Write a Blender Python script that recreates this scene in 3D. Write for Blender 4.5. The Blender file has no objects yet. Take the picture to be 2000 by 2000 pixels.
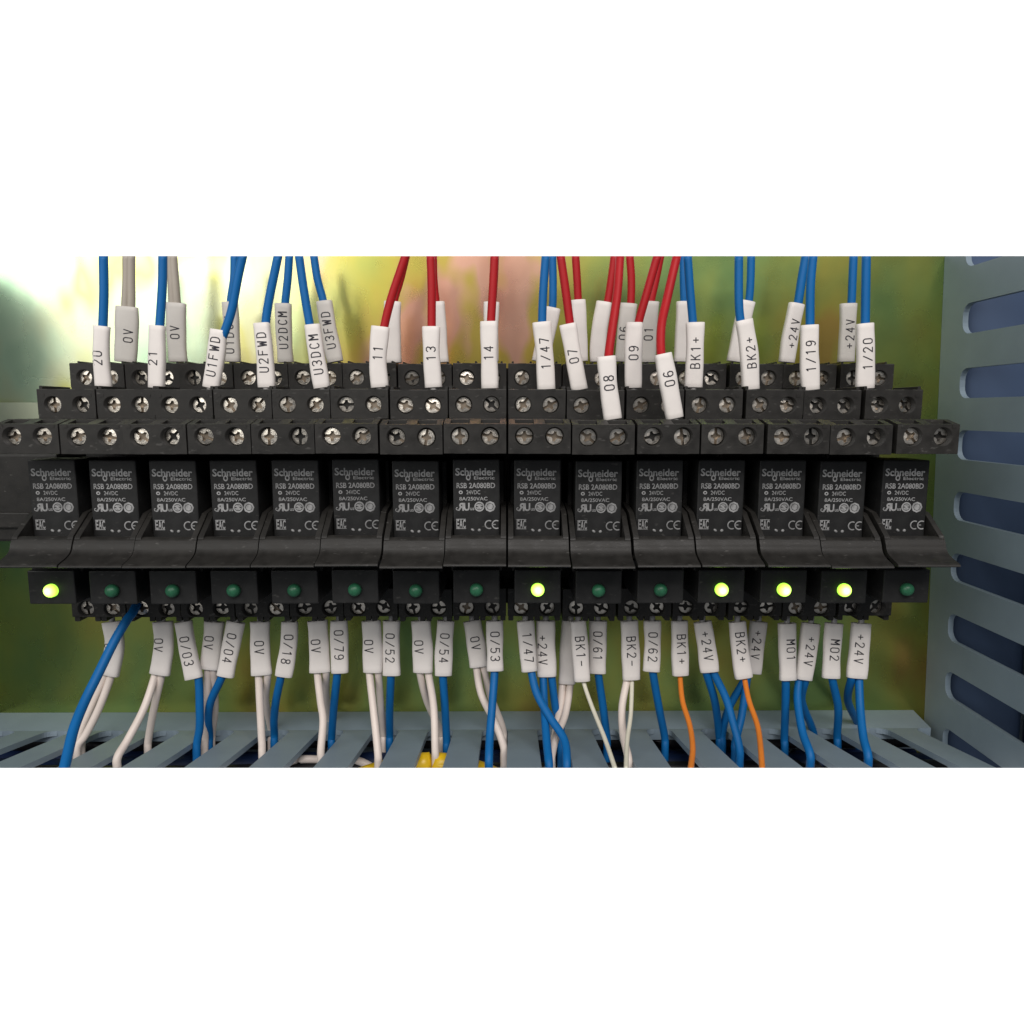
import bpy, bmesh, math, random
from mathutils import Vector, Matrix

random.seed(7)
S = 0.001                      # everything below is written in millimetres
F = 1444.0                     # focal length in pixels of the 2000 px photograph
COL = bpy.context.scene.collection
scene = bpy.context.scene

# ------------------------------------------------------------------ camera
PITCH, YAW, CAMD = math.atan(195 / F), math.atan(11 / F), 240.0
CAM = Vector((0, -CAMD, 0))
FW = Vector((math.sin(YAW) * math.cos(PITCH), math.cos(YAW) * math.cos(PITCH), -math.sin(PITCH)))
RT = Vector((math.cos(YAW), -math.sin(YAW), 0))
UP = RT.cross(FW)
cam_data = bpy.data.cameras.new('camera')
cam_data.sensor_width = 36
cam_data.lens = 36 * F / 2000
cam_data.clip_start, cam_data.clip_end = 0.005, 20
cam = bpy.data.objects.new('camera', cam_data)
rot = Matrix((RT, UP, -FW)).transposed()
cam.matrix_world = Matrix.Translation(CAM * S) @ rot.to_4x4()
COL.objects.link(cam)
scene.camera = cam

# ------------------------------------------------------------------ world and lamps
world = bpy.data.worlds.new('World')
scene.world = world
world.use_nodes = True
bg = world.node_tree.nodes['Background']
bg.inputs[0].default_value = (0.88, 0.93, 1.0, 1)
bg.inputs[1].default_value = 0.19


def area_lamp(name, loc, target, sx, sy, power, color=(1, 1, 1)):
    d = bpy.data.lights.new(name, 'AREA')
    d.shape = 'RECTANGLE'
    d.size, d.size_y = sx, sy
    d.energy, d.color = power, color
    o = bpy.data.objects.new(name, d)
    o.location = loc
    o.rotation_euler = (Vector(target) - Vector(loc)).to_track_quat('-Z', 'Y').to_euler()
    COL.objects.link(o)
    return o


# a lit window to the front left, an added soft fill from above in front
area_lamp('window_light', (-0.47, -0.62, 0.27), (-0.02, 0, 0.0), 0.60, 0.42, 2.5, (1.0, 0.985, 0.94))
area_lamp('overhead_fill', (0.12, -0.70, 0.53), (0.0, 0, -0.03), 0.60, 0.30, 6.3, (1.0, 0.95, 0.92))
# the white paper far behind the cabinet section is lit evenly from behind the mounting plate
area_lamp('backdrop_light', (0, 0.10, -0.10), (0, 1.0, -0.10), 2.0, 2.0, 21.0)

scene.view_settings.view_transform = 'Standard'
scene.view_settings.look = 'None'
scene.view_settings.exposure = 0
scene.view_settings.gamma = 1
scene.view_settings.use_curve_mapping = False


# ------------------------------------------------------------------ geometry helpers
def ray(px, py):
    return FW + RT * ((px - 1000) / F) - UP * ((py - 1000) / F)


def P(px, py, Y):
    r = ray(px, py)
    return CAM + r * ((Y + CAMD) / r.y)


def Zp(py, Y, px=1000):
    return P(px, py, Y).z


# the two flat section planes that end the modelled piece of cabinet above and below
CUT_TOP = (RT.cross(ray(1000, 500)).normalized(), CAM)
CUT_BOT = (-RT.cross(ray(1000, 1500)).normalized(), CAM)


class MB:
    def __init__(self):
        self.bm = bmesh.new()

    def face(self, pts, smooth=False):
        vs = [self.bm.verts.new(p) for p in pts]
        f = self.bm.faces.new(vs)
        f.smooth = smooth
        return f

    def box(self, x0, x1, y0, y1, z0, z1):
        v = [self.bm.verts.new(p) for p in
             [(x0, y0, z0), (x1, y0, z0), (x1, y1, z0), (x0, y1, z0), (x0, y0, z1), (x1, y0, z1), (x1, y1, z1), (x0, y1, z1)]]
        for q in ((0, 3, 2, 1), (4, 5, 6, 7), (0, 1, 5, 4), (1, 2, 6, 5), (2, 3, 7, 6), (3, 0, 4, 7)):
            self.bm.faces.new([v[i] for i in q])

    def prism(self, prof, x0, x1):
        """profile of (y, z) points swept along x"""
        a = [self.bm.verts.new((x0, y, z)) for y, z in prof]
        b = [self.bm.verts.new((x1, y, z)) for y, z in prof]
        n = len(prof)
        self.bm.faces.new(a)
        self.bm.faces.new(b[::-1])
        for i in range(n):
            self.bm.faces.new((a[i], b[i], b[(i + 1) % n], a[(i + 1) % n]))

    def plate(self, outline, fn, t):
        """2D outline mapped by fn(u, v, w) and given the thickness t"""
        a = [self.bm.verts.new(fn(u, v, 0)) for u, v in outline]
        b = [self.bm.verts.new(fn(u, v, t)) for u, v in outline]
        n = len(outline)
        self.bm.faces.new(a)
        self.bm.faces.new(b[::-1])
        for i in range(n):
            self.bm.faces.new((a[i], b[i], b[(i + 1) % n], a[(i + 1) % n]))

    def rings(self, rings, cap0=True, cap1=True, smooth=True):
        rr = [[self.bm.verts.new(p) for p in r] for r in rings]
        n = len(rr[0])
        for a, b in zip(rr, rr[1:]):
            for i in range(n):
                f = self.bm.faces.new((a[i], a[(i + 1) % n], b[(i + 1) % n], b[i]))
                f.smooth = smooth
        if cap0:
            self.bm.faces.new(rr[0][::-1])
        if cap1:
            self.bm.faces.new(rr[-1])

    def tube(self, path, r, n=12, cap=True):
        fr = frames(path)
        self.rings([[p + (e1 * math.cos(2 * math.pi * k / n) + e2 * math.sin(2 * math.pi * k / n)) * r for k in range(n)]
                    for p, e1, e2, t in fr], cap, cap)

    def bevel(self, w, minlen=0, seg=2):
        bm = self.bm
        bm.normal_update()
        es = [e for e in bm.edges if len(e.link_faces) == 2 and e.calc_face_angle(0) > 0.6 and e.calc_length() > minlen]
        bmesh.ops.bevel(bm, geom=es, offset=w, segments=seg, profile=0.6, affect='EDGES', clamp_overlap=True)

    def build(self, name, mat, parent=None, cut=False, loc=None, weld=False, normals=True, auto=None):
        bm = self.bm
        if weld:
            bmesh.ops.remove_doubles(bm, verts=bm.verts[:], dist=1e-4)
        if normals:
            bmesh.ops.recalc_face_normals(bm, faces=bm.faces[:])
        if cut:
            for no, co in (CUT_TOP, CUT_BOT):
                r = bmesh.ops.bisect_plane(bm, geom=bm.verts[:] + bm.edges[:] + bm.faces[:], plane_co=co, plane_no=no, clear_outer=True)
                es = [g for g in r['geom_cut'] if isinstance(g, bmesh.types.BMEdge)]
                if es:
                    bmesh.ops.holes_fill(bm, edges=es, sides=0)
        org = loc if loc is not None else Vector((0, 0, 0))
        for v in bm.verts:
            v.co = (v.co - org) * S
        me = bpy.data.meshes.new(name)
        bm.to_mesh(me)
        bm.free()
        if auto:
            for f in me.polygons:
                f.use_smooth = True
            me.set_sharp_from_angle(angle=math.radians(auto))
        me.materials.append(mat)
        o = bpy.data.objects.new(name, me)
        COL.objects.link(o)
        if parent is not None:
            o.parent = parent
        else:
            o.location = org * S
        return o


def frames(path):
    """points with a rotation-stable frame: e1 lies along +X, e2 points to the viewer"""
    out = []
    n = len(path)
    for i, p in enumerate(path):
        t = (path[min(i + 1, n - 1)] - path[max(i - 1, 0)]).normalized()
        e1 = (RTX - t * RTX.dot(t)).normalized()
        e2 = t.cross(e1)
        if e2.y > 0:
            e2 = -e2
        out.append((p, e1, e2, t))
    return out


RTX = Vector((1, 0, 0))


def spline(pts, per=8):
    """Catmull-Rom through the points"""
    if len(pts) < 3:
        a, b = pts
        return [a.lerp(b, i / per) for i in range(per + 1)]
    q = [pts[0] * 2 - pts[1]] + list(pts) + [pts[-1] * 2 - pts[-2]]
    out = []
    for i in range(1, len(q) - 2):
        p0, p1, p2, p3 = q[i - 1:i + 3]
        for k in range(per):
            t = k / per
            out.append(0.5 * ((2 * p1) + (p2 - p0) * t + (2 * p0 - 5 * p1 + 4 * p2 - p3) * t * t + (3 * p1 - p0 - 3 * p2 + p3) * t ** 3))
    out.append(q[-2])
    return out


def thing(name, label, cat, loc=(0, 0, 0), group=None):
    o = bpy.data.objects.new(name, None)
    o.empty_display_size = 0.005
    COL.objects.link(o)
    o.location = Vector(loc) * S
    o['label'], o['category'] = label, cat
    if group:
        o['group'] = group
    return o


# ------------------------------------------------------------------ materials
def mat(name, color, rough=0.5, metal=0.0, spec=0.5, noise=0.0, nscale=900, bump=0.0, bscale=2500, coat=0.0, rvar=0.0, specks=0.0, orand=0.0):
    m = bpy.data.materials.new(name)
    m.use_nodes = True
    nt = m.node_tree
    b = nt.nodes['Principled BSDF']
    b.inputs['Base Color'].default_value = (*color, 1)
    b.inputs['Roughness'].default_value = rough
    b.inputs['Metallic'].default_value = metal
    b.inputs['Specular IOR Level'].default_value = spec
    b.inputs['Coat Weight'].default_value = coat
    tc = nt.nodes.new('ShaderNodeTexCoord')
    if noise or rvar:
        n = nt.nodes.new('ShaderNodeTexNoise')
        n.inputs['Scale'].default_value = nscale
        n.inputs['Detail'].default_value = 4
        nt.links.new(tc.outputs['Object'], n.inputs['Vector'])
        if noise:
            mr = nt.nodes.new('ShaderNodeMapRange')
            mr.inputs['From Min'].default_value, mr.inputs['From Max'].default_value = 0.3, 0.7
            mr.inputs['To Min'].default_value, mr.inputs['To Max'].default_value = 1 - noise, 1 + noise
            nt.links.new(n.outputs['Fac'], mr.inputs['Value'])
            mx = nt.nodes.new('ShaderNodeVectorMath')
            mx.operation = 'SCALE'
            mx.inputs[0].default_value = color
            nt.links.new(mr.outputs[0], mx.inputs['Scale'])
            out = mx.outputs[0]
            if orand:                      # every copy a little lighter or darker
                oi = nt.nodes.new('ShaderNodeObjectInfo')
                r2 = nt.nodes.new('ShaderNodeMapRange')
                r2.inputs['To Min'].default_value, r2.inputs['To Max'].default_value = 1 - orand, 1 + orand
                nt.links.new(oi.outputs['Random'], r2.inputs['Value'])
                m3 = nt.nodes.new('ShaderNodeVectorMath')
                m3.operation = 'SCALE'
                nt.links.new(out, m3.inputs[0])
                nt.links.new(r2.outputs[0], m3.inputs['Scale'])
                out = m3.outputs[0]
            if specks:                     # dust specks and fine scuffs
                ns = nt.nodes.new('ShaderNodeTexNoise')
                ns.inputs['Scale'].default_value = 1100
                ns.inputs['Detail'].default_value = 2
                mpg = nt.nodes.new('ShaderNodeMapping')
                mpg.inputs['Scale'].default_value = (0.45, 1, 1)
                oi2 = nt.nodes.new('ShaderNodeObjectInfo')
                nt.links.new(oi2.outputs['Location'], mpg.inputs['Location'])
                nt.links.new(tc.outputs['Object'], mpg.inputs['Vector'])
                nt.links.new(mpg.outputs[0], ns.inputs['Vector'])
                r3 = nt.nodes.new('ShaderNodeMapRange')
                r3.inputs['From Min'].default_value, r3.inputs['From Max'].default_value = 0.66, 0.80
                nt.links.new(ns.outputs['Fac'], r3.inputs['Value'])
                m4 = nt.nodes.new('ShaderNodeMix')
                m4.data_type = 'RGBA'
                nt.links.new(r3.outputs[0], m4.inputs[0])
                nt.links.new(out, m4.inputs[6])
                m4.inputs[7].default_value = (specks, specks * 0.96, specks * 0.9, 1)
                out = m4.outputs[2]
            nt.links.new(out, b.inputs['Base Color'])
        if rvar:
            m2 = nt.nodes.new('ShaderNodeMapRange')
            m2.inputs['From Min'].default_value, m2.inputs['From Max'].default_value = 0.3, 0.7
            m2.inputs['To Min'].default_value, m2.inputs['To Max'].default_value = rough - rvar, rough + rvar
            nt.links.new(n.outputs['Fac'], m2.inputs['Value'])
            nt.links.new(m2.outputs[0], b.inputs['Roughness'])
    if bump:
        n2 = nt.nodes.new('ShaderNodeTexNoise')
        n2.inputs['Scale'].default_value = bscale
        n2.inputs['Detail'].default_value = 3
        nt.links.new(tc.outputs['Object'], n2.inputs['Vector'])
        bp = nt.nodes.new('ShaderNodeBump')
        bp.inputs['Strength'].default_value = bump
        bp.inputs['Distance'].default_value = 0.0002
        nt.links.new(n2.outputs['Fac'], bp.inputs['Height'])
        nt.links.new(bp.outputs[0], b.inputs['Normal'])
    return m


M = {}
M['black'] = mat('black_plastic', (0.0190, 0.0178, 0.0162), 0.50, spec=0.27, noise=0.22, nscale=350, specks=0.07, orand=0.12, bump=0.25, bscale=4000, rvar=0.08)
M['relay'] = mat('relay_plastic', (0.0150, 0.0150, 0.0150), 0.45, spec=0.25, noise=0.18, nscale=300, specks=0.05, orand=0.18, bump=0.12, bscale=5000, rvar=0.06)
M['print'] = mat('grey_print', (0.25, 0.25, 0.25), 0.6, spec=0.2, noise=0.30, nscale=700, orand=0.22)
M['glint'] = mat('grey_glint', (0.22, 0.22, 0.22), 0.35)  # light grey imitates bright reflections on the relay front
M['screw'] = mat('screw_steel', (0.62, 0.57, 0.50), 0.32, metal=1.0, orand=0.35, noise=0.20, nscale=900, bump=0.25, bscale=2500, rvar=0.10)
M['screw_shade'] = mat('screw_recess_shade', (0.22, 0.18, 0.14), 0.5, metal=1.0)  # darker colour puts the shade of the cross recess into the steel
M['sleeve'] = mat('sleeve_white', (0.75, 0.705, 0.67), 0.45, spec=0.3, noise=0.05, nscale=160, bump=0.10, bscale=900)
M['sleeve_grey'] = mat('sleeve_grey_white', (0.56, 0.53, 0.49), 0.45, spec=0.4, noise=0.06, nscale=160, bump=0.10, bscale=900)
M['ink'] = mat('ink', (0.035, 0.033, 0.04), 0.7, spec=0.2, noise=0.4, nscale=1200)
M['blue'] = mat('blue_pvc', (0.003, 0.115, 0.34), 0.50, spec=0.25, noise=0.06, nscale=120, bump=0.06, bscale=600)
M['red'] = mat('red_pvc', (0.38, 0.010, 0.014), 0.50, spec=0.25, noise=0.06, nscale=120, bump=0.06, bscale=600)
M['white'] = mat('white_pvc', (0.72, 0.63, 0.57), 0.42, spec=0.4, noise=0.05, nscale=150, bump=0.10, bscale=700)
M['cream'] = mat('cream_pvc', (0.70, 0.67, 0.55), 0.42, spec=0.4, noise=0.05, nscale=150)
M['greywire'] = mat('grey_pvc', (0.36, 0.32, 0.27), 0.45, spec=0.4, noise=0.05, nscale=150)
M['orange'] = mat('orange_pvc', (0.68, 0.20, 0.025), 0.4, spec=0.4, noise=0.05, nscale=150)
M['yellow'] = mat('yellow_pvc', (0.72, 0.46, 0.01), 0.38, spec=0.5)
M['ferrule'] = mat('ferrule_grey', (0.45, 0.43, 0.42), 0.35, spec=0.5)
M['duct'] = mat('duct_pvc', (0.208, 0.268, 0.318), 0.50, spec=0.3, noise=0.05, nscale=90, bump=0.12, bscale=1800)
M['rail'] = mat('rail_zinc', (0.46, 0.49, 0.36), 0.36, metal=1.0, noise=0.1, nscale=60)
M['led_off'] = mat('led_green_unlit', (0.020, 0.110, 0.055), 0.38, spec=0.4, noise=0.25, nscale=500, orand=0.2)
M['paper'] = mat('white_paper', (0.9, 0.9, 0.9), 0.9, spec=0.1)


def led_material():
    m = bpy.data.materials.new('led_green_lit')
    m.use_nodes = True
    nt = m.node_tree
    b = nt.nodes['Principled BSDF']
    b.inputs['Base Color'].default_value = (0.2, 0.6, 0.05, 1)
    b.inputs['Roughness'].default_value = 0.25
    tc = nt.nodes.new('ShaderNodeTexCoord')
    ln = nt.nodes.new('ShaderNodeVectorMath')
    ln.operation = 'LENGTH'
    mp = nt.nodes.new('ShaderNodeVectorMath')
    mp.operation = 'MULTIPLY'
    mp.inputs[1].default_value = (1, 0, 1)
    nt.links.new(tc.outputs['Object'], mp.inputs[0])
    nt.links.new(mp.outputs[0], ln.inputs[0])
    cr = nt.nodes.new('ShaderNodeValToRGB')
    mr = nt.nodes.new('ShaderNodeMapRange')
    mr.inputs['From Max'].default_value = 0.0019
    nt.links.new(ln.outputs['Value'], mr.inputs['Value'])
    nt.links.new(mr.outputs[0], cr.inputs[0])
    e = cr.color_ramp.elements
    e[0].position, e[0].color = 0.0, (1, 1, 0.62, 1)
    e[1].position, e[1].color = 1.0, (0.16, 0.62, 0.0, 1)
    x = e.new(0.62)
    x.color = (0.66, 1, 0.16, 1)
    nt.links.new(cr.outputs[0], b.inputs['Emission Color'])
    b.inputs['Emission Strength'].default_value = 2.5
    return m


M['led_on'] = led_material()


def plate_material():
    """yellow chromated zinc: thin iridescent film in olive, yellow, green and pink patches"""
    m = bpy.data.materials.new('chromated_zinc')
    m.use_nodes = True
    nt = m.node_tree
    b = nt.nodes['Principled BSDF']
    b.inputs['Metallic'].default_value = 1.0
    tc = nt.nodes.new('ShaderNodeTexCoord')
    mp = nt.nodes.new('ShaderNodeMapping')
    mp.inputs['Scale'].default_value = (1.0, 1.0, 0.6)
    mp.inputs['Rotation'].default_value = (0, math.radians(25), 0)
    mp.inputs['Location'].default_value = (0.012, 0, 0.05)
    nt.links.new(tc.outputs['Object'], mp.inputs['Vector'])
    n = nt.nodes.new('ShaderNodeTexNoise')
    n.inputs['Scale'].default_value = 30
    n.inputs['Detail'].default_value = 3.0
    n.inputs['Roughness'].default_value = 0.5
    nt.links.new(mp.outputs[0], n.inputs['Vector'])

    def ramp(stops):
        c = nt.nodes.new('ShaderNodeValToRGB')
        el = c.color_ramp.elements
        el[0].position, el[0].color = stops[0][0], (*stops[0][1], 1)
        el[1].position, el[1].color = stops[-1][0], (*stops[-1][1], 1)
        for pos, q in stops[1:-1]:
            x = el.new(pos)
            x.color = (*q, 1)
        nt.links.new(n.outputs['Fac'], c.inputs[0])
        return c

    pale = ramp([(0.30, (0.38, 0.56, 0.38)), (0.42, (0.58, 0.72, 0.50)), (0.50, (0.66, 0.70, 0.46)), (0.56, (0.66, 0.66, 0.24)), (0.66, (0.74, 0.60, 0.52))])
    warm = ramp([(0.30, (0.46, 0.52, 0.14)), (0.42, (0.62, 0.54, 0.11)), (0.49, (0.66, 0.50, 0.12)), (0.54, (0.80, 0.46, 0.33)), (0.62, (0.74, 0.40, 0.28)), (0.70, (0.58, 0.40, 0.10))])
    green = ramp([(0.30, (0.20, 0.36, 0.14)), (0.40, (0.34, 0.47, 0.15)), (0.50, (0.44, 0.50, 0.13)), (0.60, (0.54, 0.49, 0.11)), (0.68, (0.56, 0.38, 0.10))])
    # the film thickness drifts across the sheet
    sx = nt.nodes.new('ShaderNodeSeparateXYZ')
    nt.links.new(tc.outputs['Object'], sx.inputs[0])
    nl = nt.nodes.new('ShaderNodeTexNoise')
    nl.inputs['Scale'].default_value = 9
    nt.links.new(tc.outputs['Object'], nl.inputs['Vector'])

    def band(sock, a_, b_, wob):
        ad = nt.nodes.new('ShaderNodeMath')
        ad.operation = 'MULTIPLY_ADD'
        ad.inputs[1].default_value = wob
        nt.links.new(nl.outputs['Fac'], ad.inputs[0])
        nt.links.new(sock, ad.inputs[2])
        r_ = nt.nodes.new('ShaderNodeMapRange')
        r_.interpolation_type = 'SMOOTHSTEP'
        r_.inputs['From Min'].default_value, r_.inputs['From Max'].default_value = a_ + wob / 2, b_ + wob / 2
        nt.links.new(ad.outputs[0], r_.inputs['Value'])
        return r_

    def mix(fac, c1, c2):
        mx = nt.nodes.new('ShaderNodeMix')
        mx.data_type = 'RGBA'
        nt.links.new(fac, mx.inputs[0])
        nt.links.new(c1, mx.inputs[6])
        nt.links.new(c2, mx.inputs[7])
        return mx.outputs[2]

    c1 = mix(band(sx.outputs['X'], -0.100, -0.045, 0.05).outputs[0], pale.outputs[0], warm.outputs[0])
    c2 = mix(band(sx.outputs['X'], 0.000, 0.050, 0.05).outputs[0], c1, green.outputs[0])
    c3 = mix(band(sx.outputs['Z'], -0.055, -0.005, 0.03).outputs[0], green.outputs[0], c2)
    nt.links.new(c3, b.inputs['Base Color'])
    n2 = nt.nodes.new('ShaderNodeTexNoise')
    n2.inputs['Scale'].default_value = 45
    n2.inputs['Detail'].default_value = 5
    nt.links.new(tc.outputs['Object'], n2.inputs['Vector'])
    mr = nt.nodes.new('ShaderNodeMapRange')
    mr.inputs['To Min'].default_value, mr.inputs['To Max'].default_value = 0.20, 0.36
    nt.links.new(n2.outputs['Fac'], mr.inputs['Value'])
    nt.links.new(mr.outputs[0], b.inputs['Roughness'])
    n3 = nt.nodes.new('ShaderNodeTexNoise')
    n3.inputs['Scale'].default_value = 1600
    nt.links.new(tc.outputs['Object'], n3.inputs['Vector'])
    bp = nt.nodes.new('ShaderNodeBump')
    bp.inputs['Strength'].default_value = 0.04
    bp.inputs['Distance'].default_value = 0.0001
    nt.links.new(n3.outputs['Fac'], bp.inputs['Height'])
    nt.links.new(bp.outputs[0], b.inputs['Normal'])
    return m


M['plate'] = plate_material()

# ------------------------------------------------------------------ setting: backdrop, mounting plate, rail
g = MB()
g.box(-1000, 1000, 640, 645, -950, 700)
o = g.build('backdrop', M['paper'])
o['kind'] = 'structure'

g = MB()
g.box(-330, 420, 0, 3, -190, 120)
o = g.build('mounting_plate', M['plate'], cut=True)
o['kind'] = 'structure'
o['label'] = 'shiny yellow chromated steel mounting plate behind the sockets'

Z_RAIL = Zp(786, -7.5, 30)
g = MB()
prof = [(-0.01, -27), (-1.0, -27), (-1.0, -26), (-6.5, -26), (-6.5, -35), (-7.5, -35), (-7.5, -25), (-1.0, -10), (-1.0, -25)]
rail = [(-7.5, 0), (-6.5, 0), (-6.5, -5), (-1.2, -5), (-1.2, -30), (-6.5, -30), (-6.5, -35), (-7.5, -35), (-7.5, -29), (-2.2, -29), (-0.2, -29),
        (-0.2, -6), (-7.5, -6)]
rail = [(-7.5, 0), (-6.5, 0), (-6.5, -5), (-0.2, -5), (-0.2, -30), (-6.5, -30), (-6.5, -35), (-7.5, -35), (-7.5, -29), (-1.2, -29), (-1.2, -6), (-7.5, -6)]
g.prism([(y, Z_RAIL + z) for y, z in rail], -190, 111)
o = g.build('mounting_rail', M['rail'])
o['label'], o['category'] = 'steel mounting rail behind the sockets, its end showing at the left edge', 'rail'


# ------------------------------------------------------------------ slotted cable ducts
def arc(cu, cv, r, a0, a1, n=5):
    return [(cu + r * math.cos(math.radians(a0 + (a1 - a0) * i / n)), cv + r * math.sin(math.radians(a0 + (a1 - a0) * i / n))) for i in range(n + 1)]


TH = 1.7


def finger_outline(u0, u1, v0, v1, gap, r):
    """one finger between two slots, flared by the round slot ends at its foot"""
    left = [(u, v) for u, v in arc(u0 + r, v0 - r, r, 180, 90)]       # fillet into the slot below
    right = [(u, v) for u, v in arc(u0 + r, v1 + r, r, 270, 180)]
    return left + [(u1 - 1.2, v0), (u1, v0 + 1.2), (u1, v1 - 1.2), (u1 - 1.2, v1)] + right


# bottom duct: upper wall runs out from the plate, its fingers pushed up a little by the wires
ZB = Zp(1389, 0)
U0 = 11.0
TILT = math.radians(10.5)
XR = 139.0
bottom_duct = thing('cable_duct', 'grey blue slotted cable duct running below the sockets, open fingers upward', 'cable duct', (0, 0, ZB))
LOCB = Vector((0, 0, ZB))
g = MB()
g.box(-190, XR - 0.3, -U0, -0.05, ZB - 2.0 - TH, ZB)
# the wall dips slightly from the plate
for v in g.bm.verts:
    if v.co.y < -5:
        v.co.z -= 1.6
g.build('wall', M['duct'], bottom_duct, cut=True, loc=LOCB)
g = MB()
g.box(-190, XR - 0.3, -1.6, -0.05, ZB - 70, ZB - 3.8)
g.build('back', M['duct'], bottom_duct, cut=True, loc=LOCB)
g = MB()
g.box(-190, XR - 0.3, -70, -1.7, ZB - 62, ZB - 60)
g.build('lower_wall', M['duct'], bottom_duct, cut=True, loc=LOCB)
ZF = ZB - 1.6


def PW(px, py, lift=0.0):
    """where the line of sight meets the plane of the bottom duct's fingers"""
    n = Vector((0, math.sin(TILT), math.cos(TILT)))
    p0 = Vector((0, -U0, ZF + lift))
    r = ray(px, py)
    return CAM + r * ((p0 - CAM).dot(n) / r.dot(n))


PITCHB, FINW = 17.6, 9.3
XF = PW(993, 1497).x


def slot_point(p, r):
    """move a point of the finger plane to where a wire of radius r fits through the slot"""
    p = p.copy()
    u = max((-U0 - p.y) / math.cos(TILT), 0)
    want = max(u, 2.2 + r)
    p += Vector((0, -math.cos(TILT), math.sin(TILT))) * (want - u)
    k = math.floor((p.x - XF - FINW / 2) / PITCHB)
    lo, hi = XF + k * PITCHB + FINW + r + 0.35, XF + (k + 1) * PITCHB - r - 0.35
    p.x = min(max(p.x, lo), hi)
    return p

for k in range(-10, 9):
    x0 = XF + PITCHB * k
    x1 = min(x0 + FINW, XR - 0.4)
    if x0 > XR - 3:
        continue
    til = TILT + random.uniform(-0.02, 0.02)
    skew = random.uniform(-0.012, 0.012)

    def fn(u, v, w, til=til, skew=skew):
        d = u - U0
        return Vector((v + skew * d, -U0 - d * math.cos(til) - w * math.sin(til), ZF + d * math.sin(til) - w * math.cos(til)))

    g = MB()
    g.plate(finger_outline(U0, 78, x0, x1, PITCHB - FINW, 3.0), fn, TH)
    g.build('finger', M['duct'], bottom_duct, cut=True, loc=LOCB)

# right duct: inner wall faces left, its slots run out towards the viewer
pt, pb = P(1845, 500, 0), P(1805, 1400, 0)
LEAN = (pb.x - pt.x) / (pt.z - pb.z)
right_duct = thing('cable_duct', 'grey blue slotted cable duct standing upright right of the sockets', 'cable duct', (pb.x, 0, pb.z))
LOCR = Vector((pb.x, 0, pb.z))


def wallx(z):
    return pt.x + (pt.z - z) * LEAN


slot_low = [Zp(y, -12, 1880) for y in (522, 653, 778, 897, 1015, 1133, 1250, 1361)]
pitch_r = (slot_low[0] - slot_low[-1]) / 7
SLOT_H = 9.0
lows = [slot_low[0] + 2 * pitch_r] + [slot_low[0] + pitch_r] + slot_low + [slot_low[-1] - pitch_r * i for i in (1, 2, 3)]


def fr_(u, v, w):
    return Vector((wallx(v) + w, -u, v))


g = MB()
g.plate([(0.05, 130), (0.05, -180), (11, -180), (11, 130)], fr_, TH)
g.build('wall', M['duct'], right_duct, cut=True, loc=LOCR)
for a, b in zip(lows, lows[1:]):
    g = MB()
    g.plate([(u, v) for u, v in finger_outline(11.0, 84, b + SLOT_H, a, SLOT_H, 3.4)], fr_, TH)
    g.build('finger', M['duct'], right_duct, cut=True, loc=LOCR)
g = MB()
g.plate([(0.05, 130), (0.05, -180), (1.6, -180), (1.6, 130)], lambda u, v, w: fr_(u, v, w * 40 + TH + 0.1), 1)
g.build('back', M['duct'], right_duct, cut=True, loc=LOCR)
for a, b in zip(lows, lows[1:]):
    g = MB()
    g.plate(finger_outline(11.0, 84, b + SLOT_H - 4, a - 4, SLOT_H, 3.4), lambda u, v, w: fr_(u, v, w + 44), TH)
    g.build('outer_finger', M['duct'], right_duct, cut=True, loc=LOCR)
g = MB()
g.plate([(0.05, 130), (0.05, -180), (11, -180), (11, 130)], lambda u, v, w: fr_(u, v, w + 44), TH)
g.build('outer_wall', M['duct'], right_duct, cut=True, loc=LOCR)

g = MB()
g.plate([(84.2, 130), (84.2, -180), (86, -180), (86, 130)], lambda u, v, w: fr_(u, v, w * 47 - 0.5), 1)
g.build('shading_lid', M['duct'], right_duct, cut=True, loc=LOCR)  # lid added out of view to keep light out of the duct
M['slate'] = mat('slate_filler_pvc', (0.050, 0.080, 0.145), 0.6, spec=0.3)  # colour stands in for the bluish shade inside the right duct
M['navy'] = mat('navy_filler_pvc', (0.006, 0.016, 0.055), 0.5, spec=0.3)  # dark colour of the fillers that stand in for shade in the ducts
def oval_filler(name, m_, label, dx_, yy, ra, rb, wig):  # filler added to imitate the duct's dim blue inside
    g = MB()
    rs = []
    for q in range(31):
        z_ = 118 - 290 * q / 30
        cx_ = wallx(z_) + dx_ + wig * math.sin(z_ * 0.045 + dx_) + 0.5 * wig * math.sin(z_ * 0.11)
        cy_ = yy + 0.6 * wig * math.cos(z_ * 0.05 + dx_)
        rs.append([Vector((cx_ + ra * math.cos(2 * math.pi * k / 20), cy_ + rb * math.sin(2 * math.pi * k / 20), z_)) for k in range(20)])
    g.rings(rs)
    ob = g.build(name, m_, None, cut=True, loc=Vector((wallx(0) + dx_, yy, 0)))
    ob['label'], ob['category'], ob['group'] = label, 'cable', 'fillers added inside the right duct'


oval_filler('flat_filler', M['slate'], 'wide flat slate blue filler added against the back of the right duct', 16.0, -6.0, 13.0, 3.8, 0.8)
oval_filler('blue_filler', M['navy'], 'navy blue filler added in the right duct beside the wide flat one', 34.5, -8.5, 5.0, 4.6, 1.0)
oval_filler('blue_filler', M['slate'], 'slate blue filler added in the right duct nearest the outer wall', 38.0, -27.0, 4.4, 6.5, 1.2)

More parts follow.
